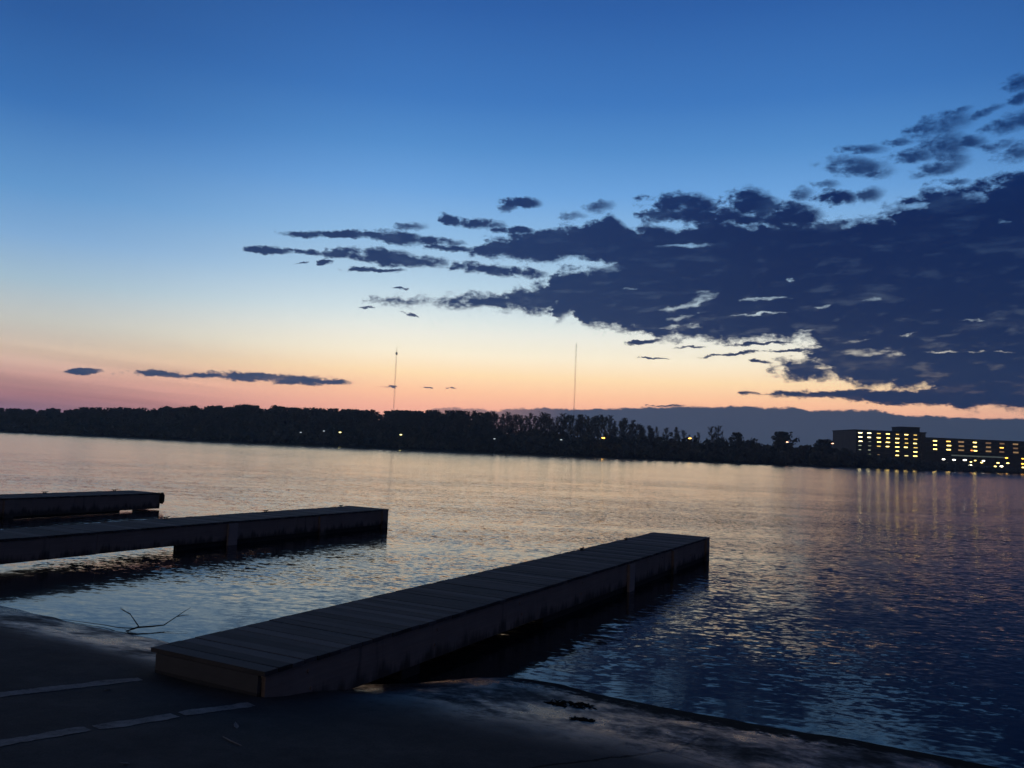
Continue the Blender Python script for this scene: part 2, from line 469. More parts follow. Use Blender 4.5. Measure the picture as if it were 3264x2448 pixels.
def ground_material():
    m, g, bs = material('ramp concrete')
    co = g.new('ShaderNodeTexCoord').outputs['Object']
    x, y, z = g.sep(co)                     # x = V along the shore, y = U towards the water
    big = g.noise(co, 0.9, 5.0, 0.65)
    mid = g.noise(co, 6.0, 5.0, 0.7)
    fine = g.noise(co, 60.0, 3.0, 0.7)
    tone = g.math('ADD', g.math('MULTIPLY', big.outputs[0], 0.55), g.math('MULTIPLY', mid.outputs[0], 0.3))
    tone = g.math('ADD', tone, g.math('MULTIPLY', fine.outputs[0], 0.45))
    dry = g.ramp(tone, [(0.42, (0.032, 0.028, 0.027, 1)), (0.62, (0.056, 0.050, 0.047, 1)), (0.85, (0.10, 0.09, 0.082, 1))])
    # swash: wet concrete near the water, a weedy dark strip right at its edge
    hz = g.math('ADD', z, g.math('MULTIPLY', g.math('SUBTRACT', big.outputs[0], 0.5), 0.34))
    hz = g.math('ADD', hz, g.math('MULTIPLY', g.math('SUBTRACT', mid.outputs[0], 0.5), 0.10))
    wet = g.step(hz, 0.36, 0.2)
    wz = g.math('ADD', z, g.math('MULTIPLY', g.math('SUBTRACT', mid.outputs[0], 0.5), 0.13))
    weed = g.math('MULTIPLY', g.step(wz, 0.06, 0.03), g.step(x, -5.2, -4.5))
    # cracks
    cx = g.math('ADD', x, g.math('MULTIPLY', g.math('SUBTRACT', mid.outputs['Color'], 0.5), 0.14))
    cy = g.math('ADD', y, g.math('MULTIPLY', g.math('SUBTRACT', fine.outputs[0], 0.5), 0.05))
    d = None
    for a, b in (((-2.15, 7.45), (-2.1, 8.3)), ((-2.2, 7.4), (-1.7, 7.28)), ((-1.7, 7.28), (2.5, 7.5)), ((-10.8, 6.7), (-7.7, 7.3)),
                 ((-4.0, 3.4), (-2.2, 7.4)), ((-15, 6.6), (-10.8, 6.7))):
        q = seg_dist(g, cx, cy, a, b)
        d = q if d is None else g.math('MINIMUM', d, q)
    crack = g.step(d, 0.03, 0.008)
    dark = g.math('SUBTRACT', 1.0, g.math('MULTIPLY', wet, 0.45))
    c = g.vec('SCALE', dry, scale=dark)
    c = g.mix(weed, c, (0.006, 0.007, 0.005, 1))
    c = g.mix(crack, c, (0.008, 0.008, 0.008, 1))
    g.put(bs.inputs['Base Color'], c)
    film = g.math('MULTIPLY', wet, g.step(g.math('ADD', g.math('MULTIPLY', big.outputs[0], 0.7), g.math('MULTIPLY', mid.outputs[0], 0.3)), 0.34, 0.62))
    film = g.math('MULTIPLY', film, g.math('SUBTRACT', 1.0, weed))
    rough = g.lin(film, 0, 1, 0.92, 0.20)
    g.put(bs.inputs['Roughness'], rough)
    g.put(bs.inputs['Specular IOR Level'], g.lin(film, 0, 1, 0.12, 0.7))
    bp = g.new('ShaderNodeBump')
    bp.inputs['Strength'].default_value = 0.35
    bp.inputs['Distance'].default_value = 0.02
    h = g.math('ADD', g.math('MULTIPLY', mid.outputs[0], 0.7), g.math('MULTIPLY', fine.outputs[0], 0.35))
    h = g.math('SUBTRACT', h, g.math('MULTIPLY', crack, 1.2))
    g.put(bp.inputs['Height'], h)
    g.put(bs.inputs['Normal'], bp.outputs[0])
    return m


def axis(parts):
    out = []
    for a, b, n in parts:
        out += [a + (b - a) * i / n for i in range(n)]
    out.append(parts[-1][1])
    return out


us = axis([(-1500, -60, 6), (-60, -4, 14), (-4, 0, 12), (0, 14, 160), (14, 40, 12), (40, 700, 6)])
vs = axis([(-1200, -80, 6), (-80, -20, 12), (-20, -13, 20), (-14, 8, 180), (8, 20, 16), (20, 80, 12), (80, 1200, 6)])
gm = MB()
nv = len(vs)
gm.v = [(v, u, ground_z(u, v)) for u in us for v in vs]
gm.f = [(i * nv + j, i * nv + j + 1, (i + 1) * nv + j + 1, (i + 1) * nv + j) for i in range(len(us) - 1) for j in range(nv - 1)]
ground = gm.build('ground', ground_material(), smooth=True)
ground.rotation_euler = (0, 0, RZ)
tag(ground, 'dark concrete boat ramp sloping down into the lake', None, None, 'structure')


def ramp_strip(name, pts, w0, mat, lift=0.004, seed=1):
    """a painted strip draped over the ramp, with slightly ragged edges"""
    rnd = random.Random(seed)
    b = MB()
    pts = [Vector((p[0], p[1])) for p in pts]
    row = []
    for (p, q) in zip(pts[:-1], pts[1:]):
        n = max(2, int((q - p).length / 0.03))
        d = (q - p).normalized()
        s = Vector((-d.y, d.x))
        for i in range(n):
            c = p + (q - p) * (i / n)
            row.append((c, s))
    verts = []
    for i, (c, s) in enumerate(row):
        w = w0 * (0.5 + 0.05 * math.sin(i * 0.35) + rnd.uniform(-0.05, 0.05))
        end = min(i, len(row) - 1 - i)
        w *= min(1.0, 0.8 + end * 0.07)
        for k in (-1, -0.33, 0.33, 1):
            q = c + s * w * k
            u = UX * q.x + UY * q.y
            v = UY * q.x - UX * q.y
            verts.append((q.x, q.y, ground_z(u, v) + lift))
    b.v = verts
    b.f = [(i * 4 + k, i * 4 + k + 1, i * 4 + k + 5, i * 4 + k + 4) for i in range(len(row) - 1) for k in range(3)]
    return b.build(name, mat)


def paint_material():
    m, g, bs = material('worn line paint')
    co = g.new('ShaderNodeTexCoord').outputs['Object']
    a = g.noise(co, 5.0, 5.0, 0.7)
    b = g.noise(co, 45.0, 3.0, 0.7)
    f = g.math('ADD', g.math('MULTIPLY', a.outputs[0], 0.75), g.math('MULTIPLY', b.outputs[0], 0.35))
    c = g.ramp(f, [(0.36, (0.06, 0.053, 0.05, 1)), (0.5, (0.21, 0.185, 0.165, 1)), (0.68, (0.32, 0.285, 0.255, 1))])
    g.put(bs.inputs['Base Color'], c)
    bs.inputs['Roughness'].default_value = 0.85
    bs.inputs['Specular IOR Level'].default_value = 0.15
    return m


paint = paint_material()
o = ramp_strip('painted_line', [(-6.3, 5.30), (-4.39, 7.54), (-3.55, 8.52)], 0.155, paint, seed=2)
tag(o, 'worn pale painted stripe on the ramp, ending at the near dock corner', None, None, 'structure')
o = ramp_strip('painted_line', [(-4.6, 4.68), (-3.59, 6.21), (-3.20, 6.77)], 0.16, paint, seed=3)
tag(o, 'faded pale painted stripe at the very bottom left of the ramp', None, None, 'structure')
o = ramp_strip('painted_line', [(-3.18, 6.79), (-2.74, 7.35)], 0.165, paint, seed=4)
tag(o, 'brighter middle piece of the lower painted stripe on the ramp', None, None, 'structure')
o = ramp_strip('painted_line', [(-2.72, 7.37), (-2.25, 7.90)], 0.155, paint, seed=5)
tag(o, 'dim end piece of the lower painted stripe under the near dock corner', None, None, 'structure')


# ------------------------------------------------------------------ lake
def water_material():
    m, g, bs = material('lake water')
    pos = g.new('ShaderNodeNewGeometry').outputs['Position']
    x, y, _ = g.sep(pos)
    far = g.step(y, 12.0, 110.0)
    fl = g.math('SUBTRACT', 1.0, g.math('MULTIPLY', far, 0.6))
    gust = g.noise(g.comb(g.math('MULTIPLY', x, 0.035), g.math('MULTIPLY', y, 0.12), 2.0), 1.0, 3.0, 0.6)
    gust2 = g.noise(g.comb(g.math('MULTIPLY', x, 0.25), g.math('MULTIPLY', y, 0.6), 5.0), 1.0, 2.0, 0.5)
    amp = g.math('ADD', g.lin(gust.outputs[0], 0.32, 0.68, 0.22, 1.05), g.lin(gust2.outputs[0], 0.3, 0.7, 0.0, 0.6))
    # calmer close to the ramp
    u = g.math('ADD', g.math('MULTIPLY', x, UX), g.math('MULTIPLY', y, UY))
    calm = g.lin(g.step(u, 9.3, 13.0), 0, 1, 0.35, 1.0)
    amp = g.math('MULTIPLY', g.math('MULTIPLY', amp, calm), fl)
    # crests lie roughly across the view, swung a little by the breeze
    r = R(-9)
    xr = g.math('ADD', g.math('MULTIPLY', x, math.cos(r)), g.math('MULTIPLY', y, math.sin(r)))
    yr = g.math('SUBTRACT', g.math('MULTIPLY', y, math.cos(r)), g.math('MULTIPLY', x, math.sin(r)))
    w1 = g.noise(g.comb(g.math('MULTIPLY', xr, 0.42), yr, 0.0), 1.3, 2.0, 0.55, 0.3)
    w2 = g.noise(g.comb(g.math('MULTIPLY', xr, 0.38), yr, 4.0), 6.4, 2.0, 0.6, 0.4)
    w3 = g.noise(g.comb(g.math('MULTIPLY', xr, 0.5), yr, 8.0), 15.0, 1.0, 0.6)
    s = None
    for w, k in ((w1, 0.075), (w2, 0.2), (w3, 0.19)):
        q = g.vec('MULTIPLY', g.vec('SUBTRACT', w.outputs['Color'], (0.5, 0.5, 0.5)), (k * 0.42, k, 0.0))
        s = q if s is None else g.vec('ADD', s, q)
    s = g.vec('SCALE', s, scale=amp)
    # towards the far shore only the wave faces turned to this shore can be seen
    lean = g.curve(g.lin(y, 0.0, 400.0), [(0.0, 0.0), (0.05, 0.0), (0.12, 0.12), (0.25, 0.26), (0.5, 0.36), (1.0, 0.40)])
    s = g.vec('ADD', s, g.comb(0.0, g.math('MULTIPLY', lean, -0.1), 0.0))
    nrm = g.vec('NORMALIZE', g.vec('ADD', s, (0.0, 0.0, 1.0)))
    g.put(bs.inputs['Normal'], nrm)
    # unresolved ripples far out become micro-roughness
    far2 = g.curve(g.lin(y, 0.0, 400.0), [(0.0, 0.05), (0.03, 0.07), (0.08, 0.09), (0.2, 0.10), (0.5, 0.11), (1.0, 0.11)])
    g.put(bs.inputs['Roughness'], far2)
    bs.inputs['Base Color'].default_value = (0.006, 0.010, 0.014, 1)
    bs.inputs['IOR'].default_value = 1.333
    bs.inputs['Specular IOR Level'].default_value = 0.32
    return m


wm = MB()
wm.add([(-940, -40, 0), (940, -40, 0), (940, 1000, 0), (-940, 1000, 0)], [(0, 1, 2, 3)])
water = wm.build('water', water_material())
tag(water, 'rippled lake reflecting the dusk sky', None, None, 'structure')


# ------------------------------------------------------------------ docks
def wood(name, pitch, across, lo, hi, rough=0.8, stain=None):
    """weathered boards: each board its own tone, grain along the board"""
    m, g, bs = material(name)
    co = g.new('ShaderNodeTexCoord').outputs['Object']
    x, y, z = g.sep(co)
    idx = g.math('FLOOR', g.math('DIVIDE', {'y': y, 'z': z}[across], pitch))
    wn = g.new('ShaderNodeTexWhiteNoise', noise_dimensions='1D')
    g.put(wn.inputs['W'], idx)
    if across == 'y':
        gv = g.comb(g.math('MULTIPLY', x, 1.4), g.math('MULTIPLY', y, 28.0), g.math('MULTIPLY', idx, 3.7))
    else:
        gv = g.comb(g.math('MULTIPLY', x, 8.0), g.math('MULTIPLY', y, 0.9), g.math('MULTIPLY', z, 28.0))
    grain = g.noise(gv, 1.0, 4.0, 0.65)
    blot = g.noise(co, 2.3, 4.0, 0.65)
    t = g.math('ADD', g.math('MULTIPLY', g.math('POWER', wn.outputs['Value'], 2.0), 0.5), g.math('MULTIPLY', grain.outputs[0], 0.35))
    t = g.math('ADD', t, g.math('MULTIPLY', blot.outputs[0], 0.35))
    c = g.ramp(t, [(0.3, (*lo, 1)), (0.95, (*hi, 1))])
    if stain is not None:       # water stain and algae along the bottom edge, streaks down the face
        run = g.noise(g.comb(g.math('MULTIPLY', x, 3.0), g.math('MULTIPLY', y, 3.2), g.math('MULTIPLY', z, 0.5)), 1.0, 4.0, 0.7)
        edge = g.math('ADD', z, g.math('MULTIPLY', g.math('SUBTRACT', run.outputs[0], 0.5), -0.75))
        c = g.mix(g.math('MULTIPLY', g.step(edge, stain + 0.12, stain - 0.06), 0.75), c, (0.022, 0.022, 0.016, 1))
        c = g.mix(g.math('MULTIPLY', g.step(run.outputs[0], 0.58, 0.72), 0.5), c, (0.05, 0.045, 0.04, 1))
    g.put(bs.inputs['Base Color'], c)
    bs.inputs['Roughness'].default_value = rough
    bs.inputs['Specular IOR Level'].default_value = 0.25
    bp = g.new('ShaderNodeBump')
    bp.inputs['Strength'].default_value = 0.4
    bp.inputs['Distance'].default_value = 0.006
    g.put(bp.inputs['Height'], grain.outputs[0])
    g.put(bs.inputs['Normal'], bp.outputs[0])
    return m


deck_wood = wood('grey deck boards', 0.19, 'y', (0.04, 0.036, 0.034), (0.17, 0.148, 0.135), 0.8)
side_wood = wood('brown side boards', 0.62, 'z', (0.19, 0.14, 0.11), (0.50, 0.38, 0.30), 0.8, 0.17)
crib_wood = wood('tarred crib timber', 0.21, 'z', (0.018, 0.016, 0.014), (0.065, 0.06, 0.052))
post_wood = wood('pale bare post', 2.0, 'z', (0.30, 0.24, 0.20), (0.52, 0.42, 0.36))
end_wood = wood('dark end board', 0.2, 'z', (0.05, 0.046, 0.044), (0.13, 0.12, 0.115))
iron = simple('dark iron', (0.03, 0.028, 0.027), 0.6, 0.4)
rubber = simple('black rubber', (0.012, 0.012, 0.012), 0.7, 0.3)

DECK = 0.617


def cleat(parent, x, y):
    b = MB()
    b.box(-0.035, 0.035, -0.09, 0.09, 0, 0.018)
    for s in (-1, 1):
        b.tube([(0, s * 0.045, 0.015), (0, s * 0.05, 0.055)], [0.02, 0.017], 8)
    b.tube([(0, -0.17, 0.085), (0, -0.1, 0.066), (0, 0, 0.062), (0, 0.1, 0.066), (0, 0.17, 0.085)],
           [0.010, 0.018, 0.021, 0.018, 0.010], 8)
    o = b.build('cleat', iron, parent, smooth=False)
    o.location = (x, y, DECK)
    o.scale = (0.8, 0.75, 0.7)
    return o


def dock(v_right, u0, u1, crib_u, posts, cleats, label, seed, gap_end=False, legs=(), back_drop=0.17, fbot=0.123):
    """local X runs along the shore (0 = right edge), local Y out over the water (0 = shore end)"""
    rnd = random.Random(seed)
    wdt = 1.53
    L = u1 - u0
    root = empty('dock', W(u0, v_right, 0), RZ)
    tag(root, label, 'dock', 'boat docks reaching out from the ramp')
    # deck boards
    b = MB()
    n = int(L / 0.19)
    for i in range(n):
        y0 = i * 0.19 + 0.005
        dz = rnd.uniform(-0.004, 0.003)
        e0, e1 = rnd.uniform(0, 0.012), rnd.uniform(0, 0.012)
        m = Matrix.Rotation(rnd.uniform(-0.003, 0.003), 4, 'Z')
        b.box(-wdt - 0.02 - e0, 0.02 + e1, y0, y0 + 0.178, DECK - 0.045 + dz, DECK + dz, Matrix.Translation((0, y0, 0)) @ m @ Matrix.Translation((0, -y0, 0)))
    b.build('deck', deck_wood, root)
    ftop = DECK - 0.052
    # side boards, two lengths with a butt joint each side
    for x0, x1 in ((-0.05, -0.005), (-wdt + 0.005, -wdt + 0.05)):
        f = MB()
        cuts = [0.05, L * 0.36, L * 0.69, L - 0.052]
        for a, c in zip(cuts[:-1], cuts[1:]):
            f.box(x0, x1, a + 0.004, c - 0.004, fbot + (back_drop if x0 < -0.5 else 0) + rnd.uniform(-0.006, 0.006), ftop)
        for k in range(int(L / 2.4)):
            for zz in (ftop - 0.09, ftop - 0.27):
                yb = 0.7 + k * 2.4 + rnd.uniform(-0.05, 0.05)
                sx = x1 if x0 > -0.5 else x0
                f.tube([(sx - 0.01, yb, zz), (sx + (0.016 if x0 > -0.5 else -0.016), yb, zz)], [0.02, 0.02], 7)
        f.build('side_board', side_wood, root)
    e = MB()
    e.box(-wdt + 0.055, -0.055, L - 0.05, L - 0.004, fbot, ftop)
    e.build('end_board', side_wood, root)
    e = MB()
    e.box(-wdt + 0.055, -0.055, 0.004, 0.05, 0.20, ftop)
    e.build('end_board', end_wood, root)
    # joists under the boards
    j = MB()
    for x in (-0.44, -0.76, -1.09):
        j.box(x - 0.025, x + 0.025, 0.055, L - 0.055, 0.42, ftop - 0.002)
    for k in range(int(L / 1.2)):
        y = 0.9 + k * 1.2
        j.box(-wdt + 0.055, -0.055, y - 0.03, y + 0.03, 0.34, 0.417)
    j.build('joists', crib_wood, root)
    # timber crib standing on the lake bed under the outer part
    c = MB()
    y0, y1 = crib_u - u0, L - 0.08
    z = fbot - 0.004
    k = 0
    while z > -2.6:
        z0 = z - 0.2
        ex = 1.6 if gap_end else 0.0
        c.box(-0.16, -0.055, y0, y1 - ex, z0, z)
        c.box(-wdt + 0.055, -wdt + 0.16, y0 + 1.5, y1 - ex, z0, z)
        c.box(-wdt + 0.165, -0.165, y0 + 1.506, y0 + 1.62, z0 + 0.002, z - 0.002)
        c.box(-wdt + 0.165, -0.165, y1 - ex - 0.12, y1 - ex - 0.006, z0 + 0.002, z - 0.002)
        z = z0 - 0.012
        k += 1
    # rubble fill that keeps light from passing through
    c.box(-wdt + 0.165, -0.165, y0 + 1.63, y1 - 0.13 - (1.6 if gap_end else 0), -2.5, fbot - 0.015)
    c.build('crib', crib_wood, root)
    # posts on the faces of the side boards
    for (pu, wd, pale) in posts:
        y = pu - u0
        for s, xx in ((1, 0.0), (-1, -wdt)):
            p = MB()
            a, d = (xx - 0.003, xx + 0.055) if s > 0 else (xx - 0.055, xx + 0.003)
            p.box(a, d, y - wd / 2, y + wd / 2, -1.2, DECK - 0.06 if abs(y - L) > 0.3 else DECK + 0.004)
            po = p.build('post', post_wood if pale else side_wood, root, 0.006)
            if pale and s > 0:
                po['label'] = 'pale bare post on the side of the dock'
    for lu in legs:
        y = lu - u0
        for xx in (-0.15, -wdt + 0.15):
            p = MB()
            p.box(xx - 0.13, xx + 0.13, y - 0.2, y + 0.2, -0.6, 0.338)
            p.build('leg', crib_wood, root, 0.01)
    for x, u in cleats:
        cleat(root, x, u - u0)
    if gap_end:
        p = MB()
        p.tube([(0.03, L - 0.02, 0.22), (0.045, L - 0.0, 0.30), (0.05, L, 0.53), (0.03, L - 0.02, 0.625)], [0.05, 0.085, 0.085, 0.05], 10)
        p.build('bumper', rubber, root, smooth=True)
    return root


dock(-5.79, 6.17, 23.1, 12.6, [(16.66, 0.32, True), (19.75, 0.27, False), (22.83, 0.3, False)], [(-1.44, 17.5), (-1.44, 20.4)],
     'nearest weathered plank dock, running from the ramp to the middle of the water', 1, legs=(8.75,))
dock(-16.56, 6.17, 23.15, 14.5, [(16.2, 0.32, True), (19.75, 0.27, False), (22.88, 0.3, False)], [(-1.44, 15.3), (-1.44, 18.9), (-1.44, 22.4)],
     'middle plank dock at left with an open span before its dark timber crib', 2)
dock(-25.85, 5.7, 21.7, 8.0, [(16.0, 0.32, False)], [(-1.44, 18.1), (-1.44, 20.8)],
     'farthest dock at the left edge, with a bumper on its outer corner', 3, gap_end=True, fbot=0.045)


# ------------------------------------------------------------------ small things on the ramp
bark = simple('wet driftwood bark', (0.022, 0.018, 0.015), 0.8, 0.2)
weedm = simple('dark wet weed', (0.014, 0.014, 0.011), 0.9, 0.15)
leafm = simple('pale dead leaf', (0.30, 0.27, 0.23), 0.8, 0.2)


def gz_xy(x, y):
    return ground_z(UX * x + UY * y, UY * x - UX * y)


b = MB()
trunkp = [(-5.32, 12.06, 0.02), (-5.22, 12.2, 0.05), (-5.05, 12.3, 0.05), (-4.92, 12.42, 0.05)]
b.tube(trunkp, [0.009, 0.013, 0.011, 0.008], 7)
b.tube([(-5.20, 12.21, 0.05), (-5.36, 12.42, 0.09), (-5.55, 12.68, 0.13), (-5.70, 12.85, 0.13), (-5.85, 13.0, 0.16)], [0.009, 0.008, 0.006, 0.004, 0.002], 6)
b.tube([(-4.93, 12.41, 0.05), (-4.88, 12.62, 0.10), (-4.82, 12.86, 0.16), (-4.77, 13.0, 0.2)], [0.008, 0.006, 0.004, 0.002], 6)
b.tube([(-5.24, 12.18, 0.04), (-5.5, 12.22, 0.03), (-5.8, 12.4, 0.02), (-6.2, 12.55, 0.015), (-6.6, 12.7, 0.01)], [0.008, 0.006, 0.005, 0.004, 0.002], 6)
b.tube([(-5.55, 12.68, 0.13), (-5.62, 12.66, 0.17), (-5.72, 12.7, 0.2)], [0.009, 0.006, 0.003], 5)
b.tube([(-4.86, 12.7, 0.12), (-4.78, 12.74, 0.13), (-4.72, 12.8, 0.13)], [0.008, 0.005, 0.003], 5)
o = b.build('driftwood_branch', bark)
tag(o, 'dark forked driftwood branch stranded in the shallows left of the near dock', 'branch')


def weed(x, y, r, label, seed):
    rnd = random.Random(seed)
    b = MB()
    for i in range(int(30 + 450 * r)):
        a = rnd.uniform(0, 6.283)
        q = r * math.sqrt(rnd.random())
        px, py = x + q * math.cos(a) * 1.6, y + q * math.sin(a) * 0.7
        pz = gz_xy(px, py)
        d = Vector((rnd.uniform(-1, 1), rnd.uniform(-1, 1), rnd.uniform(0.0, 0.15))).normalized() * rnd.uniform(0.03, 0.08)
        p0 = Vector((px, py, pz))
        b.tube([p0, p0 + d * 0.5 + Vector((0, 0, 0.004)), p0 + d], [0.006, 0.008, 0.003], 4)
    o = b.build('weed_clump', weedm)
    tag(o, label, 'weed clump', 'dark weed clumps washed up on the ramp')


weed(0.78, 9.23, 0.17, 'largest dark weed clump, near the water right of the near dock', 1)
weed(0.85, 8.57, 0.07, 'small dark weed clump on the wet concrete below the largest clump', 2)


def leaf(x, y, s, rz, label):
    b = MB()
    pts = [(0, -1, 0), (0.35, -0.4, 0.12), (0.3, 0.3, 0.1), (0, 1, 0.25), (-0.3, 0.3, 0.14), (-0.35, -0.4, 0.1)]
    b.v = [(0, 0, 0)] + pts
    b.f = [(0, i, i % 6 + 1) for i in range(1, 7)]
    o = b.build('fallen_leaf', leafm)
    o.modifiers.new('thick', 'SOLIDIFY').thickness = 0.05
    o.scale = (s, s, s)
    o.rotation_euler = (0.1, 0.15, rz)
    o.location = (x, y, gz_xy(x, y) + 0.006)
    tag(o, label, 'leaf', 'dead leaves on the ramp')


leaf(-2.17, 7.12, 0.055, 0.5, 'pale dead leaf on the dark ramp below the near dock corner')
leaf(-2.58, 5.98, 0.037, 1.9, 'tiny pale dead leaf at the bottom edge of the ramp')
leaf(-3.66, 8.00, 0.037, 2.7, 'small dead leaf beside the upper painted stripe')
b = MB()
b.tube([(-2.17, 6.80, gz_xy(-2.17, 6.80) + 0.008), (-2.08, 6.7, gz_xy(-2.08, 6.7) + 0.01), (-1.96, 6.6, gz_xy(-1.96, 6.6) + 0.008)], [0.004, 0.006, 0.003], 5)
o = b.build('twig', simple('dry pale twig', (0.22, 0.2, 0.19), 0.8, 0.2))
tag(o, 'thin pale twig lying on the ramp below the dead leaf', 'twig')


# ------------------------------------------------------------------ far shore
SHORE = [(-900, 560), (-520, 460), (-420, 430), (-250, 405), (-128, 388), (-71, 385), (0, 392), (75, 394), (150, 400), (220, 425), (340, 500), (480, 560), (1200, 900)]


def lerp(tab, x):
    if x <= tab[0][0]:
        return tab[0][1]
    for (a, p), (b, q) in zip(tab[:-1], tab[1:]):
        if x <= b:
            return p + (q - p) * (x - a) / (b - a)
    return tab[-1][1]


def shore_y(x):
    return lerp(SHORE, x)


def bank_z(d):
    return lerp([(-4, -0.6), (0, 0.02), (1.5, 0.6), (5, 1.5), (12, 2.4), (40, 3.2), (140, 4.0), (2500, 8)], d)


earth = simple('bare bank earth', (0.035, 0.032, 0.026), 0.9, 0.15, 0.4, 0.2)
b = MB()
xs = axis([(-950, -420, 8), (-420, 480, 130), (480, 950, 8)])
ds = [-4, -1, 0, 1.5, 3, 5, 8, 12, 20, 40, 80, 140, 400, 850]
for d in ds:
    for x in xs:
        j = 0.5 * noise.noise(Vector((x * 0.05, d * 0.1, 2))) + 0.25 * noise.noise(Vector((x * 0.25, d * 0.3, 5)))
        b.v.append((x, shore_y(x) + d + (1.6 * noise.noise(Vector((x * 0.06, 0, 9))) if d < 3 else 0), bank_z(d) + (j * 0.6 if d > 1 else j * 0.15)))
nx = len(xs)
b.f = [(i * nx + k, i * nx + k + 1, (i + 1) * nx + k + 1, (i + 1) * nx + k) for i in range(len(ds) - 1) for k in range(nx - 1)]
o = b.build('far_bank', earth, smooth=True)
tag(o, 'low dark far bank of the lake', None, None, 'structure')

foliage = simple('dull spring foliage', (0.10, 0.105, 0.09), 0.9, 0.1, 0.45, 0.12)
twigm = simple('bare twigs and bark', (0.13, 0.125, 0.115), 0.9, 0.1, 0.35, 0.3)


def rvec(rnd):
    while True:
        v = Vector((rnd.uniform(-1, 1), rnd.uniform(-1, 1), rnd.uniform(-1, 1)))
        if 0.05 < v.length < 1:
            return v.normalized()


def tree_shape(rnd, h, spread, leaves, twigs, low=0.35, leaf=0.35, limbs=9):
    """returns (trunk builder, crown builder) of a tree of height h standing at the origin"""
    t, c = MB(), MB()
    bend = Vector((rnd.uniform(-0.04, 0.04) * h, rnd.uniform(-0.04, 0.04) * h, 0))
    t.tube([(0, 0, -0.8), (bend.x * .2, bend.y * .2, h * 0.3), (bend.x * .6, bend.y * .6, h * 0.6), (bend.x, bend.y, h * 0.93)],
           [0.024 * h, 0.018 * h, 0.011 * h, 0.003 * h], 6)
    tips = []
    for i in range(limbs):
        f = low + (0.9 - low) * (i + rnd.random()) / limbs
        p0 = Vector((bend.x * f, bend.y * f, h * f))
        a = rnd.uniform(0, 6.283)
        ln = spread * (1.15 - 0.75 * (f - low) / (0.95 - low)) * rnd.uniform(0.7, 1.1)
        p1 = p0 + Vector((math.cos(a) * ln * 0.5, math.sin(a) * ln * 0.5, ln * 0.32))
        p2 = p0 + Vector((math.cos(a) * ln, math.sin(a) * ln, min(ln * 0.95, h * 0.98 - p0.z)))
        r = 0.009 * h * (1.1 - f)
        t.tube([p0, p1, p2], [r, r * 0.65, r * 0.2], 4)
        tips.append((p0, p1, p2))
    tips.append((Vector((bend.x * .7, bend.y * .7, h * .7)), Vector((bend.x * .9, bend.y * .9, h * .85)), Vector((bend.x, bend.y, h * .98))))
    for i in range(twigs):
        p0, p1, p2 = rnd.choice(tips)
        f = rnd.random() ** 0.7
        p = p0.lerp(p1, f * 2) if f < .5 else p1.lerp(p2, f * 2 - 1)
        d = (rvec(rnd) * 0.9 + Vector((0, 0, 0.75)) + (p2 - p0).normalized() * 0.5).normalized()
        ln = rnd.uniform(0.6, 1.9) * h / 16
        q = p + d * ln
        if q.z > h:
            q.z = h - rnd.random() * 0.4
        c.tri(p, q, d.cross(rvec(rnd)) * 0.06)
    for i in range(leaves):
        p0, p1, p2 = rnd.choice(tips)
        f = rnd.random() ** 0.6
        p = p0.lerp(p1, f * 2) if f < .5 else p1.lerp(p2, f * 2 - 1)
        p = p + rvec(rnd) * rnd.random() * spread * 0.36
        p.z = min(p.z, h - 0.2)
        a = rvec(rnd)
        bb = a.cross(rvec(rnd)).normalized()
        s = leaf * rnd.uniform(0.5, 1.2)
        c.quad(p, a * s, bb * s * 0.7)
    return t, c


def place_tree(proto, name, label, cat, group, loc, h_scale, rz, w_scale=None):
    root = empty(name, loc, rz)
    s = w_scale or h_scale
    root.scale = (s, s, h_scale)
    tag(root, label, cat, group)
    for src in proto:
        c = src.copy()
        col.objects.link(c)
        c.parent = root
    return root


def proto_tree(seed, h, spread, leaves, twigs, low=0.35, leaf=0.35, limbs=9):
    t, c = tree_shape(random.Random(seed), h, spread, leaves, twigs, low, leaf, limbs)
    return (t.build('trunk', twigm), c.build('crown', foliage if leaves > twigs else twigm))


# top of the tree line (height in metres against X)
TOP = [(-420, 9.5), (-245, 10.9), (-231, 12.2), (-216, 13.1), (-200, 13.2), (-180, 14.6), (-165, 15.4), (-145, 17.1), (-127, 17.6), (-94, 17.2),
       (-67, 17.3), (-42, 18.6), (0, 19.1), (35, 20.0), (52, 19.8), (66, 17.4), (75, 15), (90, 13)]

# the dense wood on the left: it reads as one mass
rnd = random.Random(11)
wt = MB()


def merge(dst, src, loc, sc, rz):
    m = Matrix.Translation(loc) @ Matrix.Rotation(rz, 4, 'Z') @ Matrix.Diagonal((sc[0], sc[0], sc[1], 1))
    dst.add([m @ Vector(q) for q in src.v], src.f)


shapes = []
for k in range(6):
    t, c = tree_shape(random.Random(100 + k), 12, 3.2, 420, 520, 0.2, 0.36, 10)
    t.add(c.v, c.f)
    shapes.append(t)
for i in range(900):
    x = rnd.uniform(-430, -8)
    if x > -42 and rnd.random() < (x + 48) / 40.0:
        continue
    if x < -270 and rnd.random() < 0.4:
        continue
    d = 6 + 46 * rnd.random() ** 1.2
    z = bank_z(d)
    h = (lerp(TOP, x) + rnd.uniform(-2.0, 0.6)) * (shore_y(x) + d) / 400.0 - z
    if d < 14:
        h *= rnd.uniform(0.55, 0.9)
    merge(wt, rnd.choice(shapes), (x, shore_y(x) + d, z), (rnd.uniform(0.8, 1.3) * max(h, 4) / 12, max(h, 4) / 12), rnd.uniform(0, 6.28))
o = wt.build('woodland', twigm)
tag(o, 'dense dark wood along the left half of the far bank', 'woodland', None, 'stuff')


